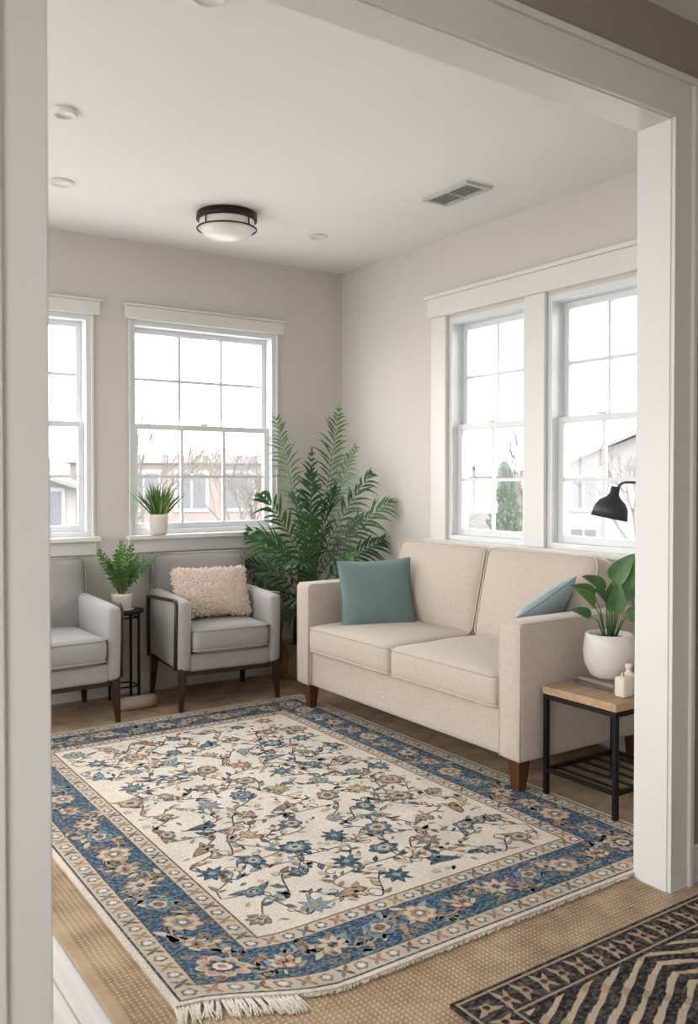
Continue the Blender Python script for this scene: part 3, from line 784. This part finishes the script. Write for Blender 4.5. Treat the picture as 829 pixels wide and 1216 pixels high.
tx,ty=1.79,4.96; TT=0.545
b=MB(); k=M['black']
b.lathe([(0,TT-0.018),(0.112,TT-0.018),(0.115,TT-0.014),(0.115,TT-0.003),(0.112,TT),(0,TT)],(tx,ty,0),k,40)
for a in(45,135,225,315):
    ca,sa=math.cos(A(a)),math.sin(A(a)); b.box((tx+0.092*ca,ty+0.092*sa,(TT-0.018+0.0065)/2),(0.014,0.014,TT-0.0245),k,0.002)
for z in(0.10,0.50):
    pts=[(tx+0.092*math.cos(A(a)),ty+0.092*math.sin(A(a)),z) for a in(45,135,225,315,45)]
    for p,q in zip(pts[:-1],pts[1:]): b.tube([p,q],0.005,k,6)
b.done('black_accent_table')
b=MB(); c=(tx-0.015,ty-0.01,TT+0.001)
b.lathe([(0,0),(0.048,0),(0.052,0.01),(0.060,0.085),(0.062,0.095),(0.056,0.096),(0.052,0.08),(0,0.079)],c,M['ceramic'])
b.lathe([(0,0.0815),(0.053,0.0815)],c,M['soil'])
b.lathe([(0,0.0),(0.066,0.0),(0.07,0.006),(0.0,0.008)],(c[0],c[1],c[2]-0.0005),M['ceramic'])
for q in range(30):
    e=U(.9,1.5)
    frond(b,(c[0]+U(-.015,.015),c[1]+U(-.015,.015),c[2]+0.08),q*2.4 if q%3 else U(2.2,5.6),e,U(.26,.34)+0.14*max(0,e-1.1),U(.1,.3),11,0.062,0.014,M['lgreen'] if q%3 else M['green'],0.0022,0.2,3,0.9,U(-.9,.9),0.4)
for v in range(len(b.v)):
    x,y,z=b.v[v]
    b.v[v]=(min(max(x,1.66),1.94) if z<0.88 else x,y,z)
b.done('potted_fern')
b=MB()
cx,cy=1.79,4.74
pts=[(cx-0.10,cy+0.01,0.045),(cx-0.03,cy,0.047),(cx+0.04,cy-0.005,0.047),(cx+0.10,cy+0.012,0.043)]
b.tube(pts,[0.034,0.038,0.038,0.034],M['vase'],16)
for s in(0,3):
    p=Vector(pts[s]); 
    sp=[(p.x+(-0.002 if s==0 else 0.002),p.y+0.03*(1-i/26)*math.cos(i*0.7),p.z+0.03*(1-i/26)*math.sin(i*0.7)) for i in range(26)]
    b.tube(sp,0.003,M['vase'],5)
b.done('rolled_throw_blanket')

# ---------------------------------------------------------------- side table
b=MB(); x0,x1,y0,y1=2.655,3.10,2.125,2.495; zt=0.462
b.b2(x0,x1,y0,y1,zt-0.032,zt,M['oak'],0.004)
for x in(x0+0.014,x1-0.014):
    for y in(y0+0.012,y1-0.012):
        zb=0.0205 if x<2.7 else 0.0065
        b.b2(x-0.011,x+0.011,y-0.009,y+0.009,zb,zt-0.0325,k,0.002)
for z in(0.12,zt-0.045):
    for y in(y0+0.012,y1-0.012): b.b2(x0+0.026,x1-0.026,y-0.007,y+0.007,z-0.008,z+0.008,k)
    for x in(x0+0.014,x1-0.014): b.b2(x-0.007,x+0.007,y0+0.02,y1-0.02,z-0.008,z+0.008,k)
for i in range(5):
    x=x0+0.07+i*0.075; b.b2(x-0.005,x+0.005,y0+0.02,y1-0.02,0.115,0.123,k)
b.done('side_table')
b=MB(); z=zt+0.0008
for (w,d,h,m,r) in((0.155,0.20,0.016,M['book1'],0.05),(0.145,0.19,0.014,M['book2'],-0.06)):
    rot=Matrix.Rotation(r,3,'Z'); c=(2.875,2.345)
    b.box((c[0],c[1],z+0.001),(w,d,0.002),m,rot=rot); b.box((c[0],c[1],z+h-0.001),(w,d,0.002),m,rot=rot)
    b.box((c[0]+0.002,c[1],z+h/2),(w-0.008,d-0.008,h-0.004),M['page'],rot=rot); b.box((c[0]-w/2+0.001,c[1],z+h/2),(0.003,d,h),m,rot=rot); z+=h+0.0005
b.done('book_stack'); zbk=z
b=MB(); c=(2.885,2.345,zbk+0.001)
b.lathe([(0,0),(0.055,0),(0.075,0.012),(0.098,0.06),(0.104,0.105),(0.100,0.15),(0.094,0.178),(0.088,0.182),(0.084,0.172),(0.082,0.158),(0,0.157)],c,M['ceramic'],40)
b.lathe([(0,0.160),(0.083,0.160)],c,M['soil'])
def broadleaf(b,p,d,nrm,L,W,mat):
    d=Vector(d).normalized(); nrm=Vector(nrm); nrm=(nrm-d*nrm.dot(d)).normalized(); s=d.cross(nrm)
    n=10; vs=[];fs=[]
    for i in range(n+1):
        t=i/n; w=W/2*(math.sin(math.pi*min(1,(t*0.94+0.05))**0.62))**0.8 if i<n else 0.0003
        c_=Vector(p)+d*L*t-nrm*L*0.25*t*t
        for q in(-1,-0.5,0,0.5,1): vs.append(c_+s*w*q+nrm*(abs(q)**1.5)*w*0.35)
    for i in range(n):
        for q in range(4):
            a=i*5+q; fs.append((a,a+1,a+6,a+5))
    b.add(vs,fs,mat,True)
pz=c[2]+0.158
cr=Vector((0.826,-0.563,0)); cf=Vector((-0.563,-0.826,0))
LS=[(-0.07,0.03,0.14,-1,0.11),(-0.03,0.04,0.20,-0.6,0.12),(0.02,0.0,0.235,0.2,0.14),(0.05,0.03,0.17,0.8,0.13),(0.07,-0.02,0.22,0.9,0.14),(-0.05,-0.03,0.17,-0.8,0.11),(0.0,0.07,0.12,0.1,0.12),(-0.075,0.0,0.09,-1,0.09),(0.09,0.03,0.12,1,0.12),(0.03,-0.05,0.15,0.3,0.12),(-0.02,0.06,0.15,-0.4,0.10),(0.06,0.05,0.09,0.7,0.11),(0.045,0.0,0.20,0.3,0.15)]
for i,(r_,f_,h_,az,L) in enumerate(LS):
    base=Vector((c[0],c[1],pz))+cr*r_*0.25+cf*f_*0.25
    tip=Vector((c[0],c[1],pz+h_))+cr*r_+cf*f_
    mid_=(base+tip)/2+Vector((0,0,0.03))
    b.tube([base,mid_,tip],[0.0035,0.003,0.002],M['green'],6)
    d=cr*az+cf*0.35+Vector((0,0,0.55 if i%3 else 1.2))
    broadleaf(b,tip,d,cf*0.8-cr*az*0.5+Vector((0,0,0.7)),L,L*0.62,M['lgreen'] if i%4==0 else M['green'])
b.done('potted_broadleaf_plant')
b=MB(); c=(2.83,2.205,zt+0.001)
b.lathe([(0,0),(0.028,0),(0.030,0.004),(0.030,0.075),(0.026,0.08),(0.012,0.084),(0.010,0.086),(0.010,0.10),(0.013,0.101),(0.013,0.118),(0.0,0.119)],c,M['cream'],28)
b.done('lotion_bottle')
b=MB(); b.soft((2.775,2.185,zt+0.0405),(0.06,0.05,0.08),0.012,(0,0,0),M['cream'])
b.tube([(2.775,2.185,zt+0.079),(2.775,2.185,zt+0.095)],0.0015,M['black'],6)
b.done('candle')
b=MB(); L=M['lampgrey']; bc=(3.02,2.175)
b.lathe([(0,0),(0.062,0),(0.065,0.004),(0.062,0.014),(0.02,0.02),(0,0.021)],(bc[0],bc[1],zt+0.001),L)
b.tube([(bc[0],bc[1],zt+0.015),(bc[0],bc[1],1.26),(bc[0]-0.006,bc[1]+0.008,1.278),(bc[0]-0.02,bc[1]+0.028,1.287),(2.93,2.305,1.291),(2.918,2.321,1.282),(2.91,2.33,1.26)],0.0055,L,10)
b.M=Matrix.Translation((2.905,2.332,1.272))@Matrix.Rotation(A(12),4,Vector((0.563,0.826,0)))
b.lathe([(0.0,0.0),(0.017,0.0),(0.019,-0.03),(0.030,-0.045),(0.052,-0.062),(0.066,-0.085),(0.074,-0.130),(0.071,-0.130),(0.062,-0.088),(0.048,-0.068),(0.0,-0.055)],(0,0,0),L)
b.lathe([(0.0,-0.06),(0.012,-0.062),(0.022,-0.08),(0.020,-0.10),(0.0,-0.11)],(0,0,0),M['opal'])
b.done('desk_lamp')

# ---------------------------------------------------------------- ceiling things
b=MB(); c=(2.15,4.33,H)
b.lathe([(0,-0.0005),(0.150,-0.0005),(0.163,-0.006),(0.165,-0.040),(0.158,-0.046),(0.150,-0.044),(0.146,-0.03),(0,-0.03)],c,M['bronze'],48)
b.lathe([(0.148,-0.038),(0.150,-0.07),(0.142,-0.10),(0.118,-0.125),(0.07,-0.145),(0,-0.152)],c,M['opal'],48)
ring=[(c[0]+0.160*math.cos(A(a)),c[1]+0.160*math.sin(A(a)),H-0.088) for a in range(0,361,8)]
b.tube(ring,0.005,M['bronze'],8,False)
for a in(20,110,200,290): b.tube([(c[0]+0.160*math.cos(A(a)),c[1]+0.160*math.sin(A(a)),H-0.04),(c[0]+0.160*math.cos(A(a)),c[1]+0.160*math.sin(A(a)),H-0.088)],0.004,M['bronze'],6)
b.done('flush_mount_ceiling_light')
b=MB(); vx,vy=2.955,3.37; w,l=0.17,0.34; z=H
for (xa,xb,ya,yb) in((vx-w/2,vx+w/2,vy-l/2,vy-l/2+0.022),(vx-w/2,vx+w/2,vy+l/2-0.022,vy+l/2),(vx-w/2,vx-w/2+0.022,vy-l/2+0.022,vy+l/2-0.022),(vx+w/2-0.022,vx+w/2,vy-l/2+0.022,vy+l/2-0.022)):
    b.b2(xa,xb,ya,yb,z-0.014,z-0.0005,M['ventgrey'])
b.b2(vx-w/2+0.02,vx+w/2-0.02,vy-l/2+0.02,vy+l/2-0.02,z-0.003,z-0.0005,M['ventdark'])
for i in range(6):
    xx=vx-w/2+0.034+i*0.0205; b.box((xx,vy,z-0.008),(0.009,l-0.044,0.0015),M['ventgrey'],rot=Matrix.Rotation(A(-35),3,'Y'))
b.b2(vx-w/2+0.02,vx+w/2-0.02,vy-0.004,vy+0.004,z-0.013,z-0.003,M['ventgrey'])
b.done('ceiling_vent')
def disc(name,x,y,r=0.055,h=0.012):
    b=MB(); b.lathe([(0,-0.0005),(r,-0.0005),(r*1.02,-0.004),(r*0.95,-h),(r*0.75,-h*1.05),(r*0.7,-h*0.6),(0,-h*0.6)],(x,y,H),M['trim'],36); b.done(name)
disc('recessed_downlight',2.80,4.43); disc('recessed_downlight',1.26,4.33,0.06)
disc('smoke_detector',1.03,3.49,0.05,0.02); disc('recessed_downlight',1.14,2.42,0.06)

b=MB()  # made-up hall fixture, added out of view for light from behind the camera
me_,nt,p=new_mat('lit_opal_glass'); p.inputs['Emission Color'].default_value=(1,0.93,0.84,1); p.inputs['Emission Strength'].default_value=2.0  # glow of the added hall fixture
co=N(nt,'ShaderNodeTexCoord').outputs['Object']; nt.links.new(ramp(nt,mapped_noise(nt,co,(1,1,1),3),C(235,232,225),C(240,236,230)),p.inputs['Base Color'])
b.lathe([(0,-0.0005),(0.17,-0.0005),(0.17,-0.03),(0,-0.03)],(1.2,-0.2,H),M['bronze']); b.lathe([(0.16,-0.03),(0.15,-0.07),(0.09,-0.10),(0,-0.11)],(1.2,-0.2,H),me_)
b.done('hall_ceiling_light')
ld=bpy.data.lights.new('hall_bulb','POINT'); ld.energy=10; ld.shadow_soft_size=0.15; ld.color=(1,0.95,0.9)  # point fill light added below the made-up hall fixture
lo=bpy.data.objects.new('hall_bulb',ld); lo.location=(1.2,-0.2,H-0.30); bpy.context.scene.collection.objects.link(lo)

# ---------------------------------------------------------------- outside world
GZ=-2.5
b=MB(); b.b2(-60,120,-60,120,GZ-0.2,GZ,M['ground']); b.done('outdoor_ground')
def house(name,cx,cy,w,d,h,roofh,rot,wallm,rows,cols):
    b=MB(); b.M=Matrix.Translation((cx,cy,GZ))@Matrix.Rotation(rot,4,'Z')
    b.b2(-w/2,w/2,-d/2,d/2,0,h,wallm)
    if roofh>0:
        ov=0.5
        vs=[(-w/2-ov,-d/2-ov,h-0.15),(w/2+ov,-d/2-ov,h-0.15),(0,-d/2-ov,h+roofh),(-w/2-ov,d/2+ov,h-0.15),(w/2+ov,d/2+ov,h-0.15),(0,d/2+ov,h+roofh)]
        b.add(vs,[(0,2,5,3),(2,1,4,5)],M['roof'])
        b.add([(-w/2,-d/2+0.01,h),(w/2,-d/2+0.01,h),(0,-d/2+0.01,h+roofh-0.25)],[(0,1,2)],wallm)
        for s in(-1,1): b.tube([(s*(w/2+ov),-d/2-ov,h-0.15),(0,-d/2-ov,h+roofh)],0.12,M['fwhite'],4)
    else: b.b2(-w/2-0.2,w/2+0.2,-d/2-0.2,d/2+0.2,h,h+0.3,M['siding'])
    for r in range(rows):
        for q in range(cols):
            x=-w/2+w*(q+0.5)/cols; z=h*(r+0.55)/rows
            b.b2(x-0.62,x+0.62,-d/2-0.05,-d/2+0.02,z-0.75,z+0.75,M['fwhite']); b.b2(x-0.5,x-0.04,-d/2-0.07,-d/2+0.02,z-0.62,z+0.62,M['fwin']); b.b2(x+0.04,x+0.5,-d/2-0.07,-d/2+0.02,z-0.62,z+0.62,M['fwin'])
    return b.done(name)
house('neighbour_house',33.5,25.0,8.5,9,4.2,1.9,A(-50),M['siding'],2,3)
house('neighbour_house',27.5,32.0,7,8,3.2,1.8,A(-40),M['siding'],1,3)
house('brick_building',15.5,33.0,10,9,4.4,0,A(-22),M['brick'],2,6)
house('brick_building',4.6,35.0,10,9,3.6,1.6,A(-5),M['siding'],2,5)
def tree(name,x,y,h,seed):
    rs=random.Random(seed); b=MB()
    def br(p,d,L,r,dep):
        q=p+d*L; m_=p+d*L*0.5+Vector((rs.uniform(-1,1),rs.uniform(-1,1),0))*L*0.05
        b.tube([p,m_,q],[r,r*0.85,r*0.65],M['bark'],3,False)
        if dep==0: return
        for k in range(3 if dep>1 else 4):
            nd=(d+Vector((rs.uniform(-1,1),rs.uniform(-1,1),rs.uniform(-.25,.7)))*0.75).normalized()
            br(p+d*L*rs.uniform(.6,1),nd,L*rs.uniform(.6,.8),r*0.6,dep-1)
    br(Vector((x,y,GZ)),Vector((0,0,1)),h*0.36,h*0.014,5)
    return b.done(name)
for i,(x,y,h) in enumerate(((7.9,20.5,6.4),(11.6,22.0,6.0),(3.8,19.5,6.6),(15.2,18.4,6.0),(20,20.3,6.4),(23.5,18.0,5.8),(9.6,17.2,5.4))):
    tree('bare_tree',x,y,h,i+3)
b=MB()
for (x,y,h,r) in((11.25,11.5,3.8,0.6),(12.4,14.0,2.4,0.8)):
    for q in range(500):
        t=R(); a=U(0,6.28); rr=r*(1-t)**0.5*U(.7,1.1); z=GZ+0.2+t*h
        b.tube([(x+rr*0.3*math.cos(a),y+rr*0.3*math.sin(a),z),(x+rr*math.cos(a),y+rr*math.sin(a),z+0.15)],[0.16,0.03],M['fgreen'],4)
    b.tube([(x,y,GZ),(x,y,GZ+h)],[0.08,0.02],M['bark'],6)
b.done('evergreen_shrubs')
b=MB()
for q in range(70):
    a=A(-10+q*2.0); d_=U(66,76); x,y=d_*math.sin(a),d_*math.cos(a)
    b.lathe([(U(3,5),0),(U(3,4.5),U(1,2)),(U(1.5,3),U(3,4.5)),(0,U(5,7))],(x,y,GZ),M['haze'],7)
b.done('distant_tree_line')

# ---------------------------------------------------------------- world & lights
S=9.0
w=bpy.data.worlds.new('overcast_sky'); bpy.context.scene.world=w; w.use_nodes=True
nt=w.node_tree; bg=nt.nodes['Background']
co=N(nt,'ShaderNodeTexCoord').outputs['Generated']
sx=N(nt,'ShaderNodeSeparateXYZ'); nt.links.new(co,sx.inputs[0])
nt.links.new(ramp(nt,sx.outputs[2],(1,0.985,0.965,1),(0.97,0.98,1.0,1),0.0,0.9),bg.inputs[0])
bg.inputs[1].default_value=S
def portal(name,loc,rot,sx_,sy_):
    l=bpy.data.lights.new(name,'AREA'); l.shape='RECTANGLE'; l.size=sx_; l.size_y=sy_; l.energy=1
    l.cycles.is_portal=True
    o=bpy.data.objects.new(name,l); o.location=loc; o.rotation_euler=rot; bpy.context.scene.collection.objects.link(o)
for h in bw: portal('window_portal',((h[0]+h[1])/2,YB+T+0.01,(h[2]+h[3])/2),(A(-90),0,0),h[1]-h[0],h[3]-h[2])
for h in rw: portal('window_portal',(XR+T+0.01,(h[0]+h[1])/2,(h[2]+h[3])/2),(A(90),0,A(90)),h[1]-h[0],h[3]-h[2])
for h in lw_+[hall_fill_win]: portal('window_portal',(XL-T-0.01,(h[0]+h[1])/2,(h[2]+h[3])/2),(A(90),0,A(-90)),h[1]-h[0],h[3]-h[2])

# ---------------------------------------------------------------- camera
F=1040.0
cam=bpy.data.cameras.new('camera'); cam.sensor_fit='VERTICAL'; cam.sensor_height=24; cam.lens=24*F/1216
cam.shift_y=-19/1216; cam.clip_start=0.02; cam.clip_end=500
cam.dof.use_dof=True; cam.dof.focus_distance=3.9; cam.dof.aperture_fstop=2.8
co_=bpy.data.objects.new('camera',cam); co_.location=(0,0,1.3)
co_.rotation_euler=(math.radians(90)-math.atan(19/F),0,-math.radians(34.3))
bpy.context.scene.collection.objects.link(co_); bpy.context.scene.camera=co_
bpy.context.scene.view_settings.view_transform='Standard'
print('objects',len(bpy.data.objects))
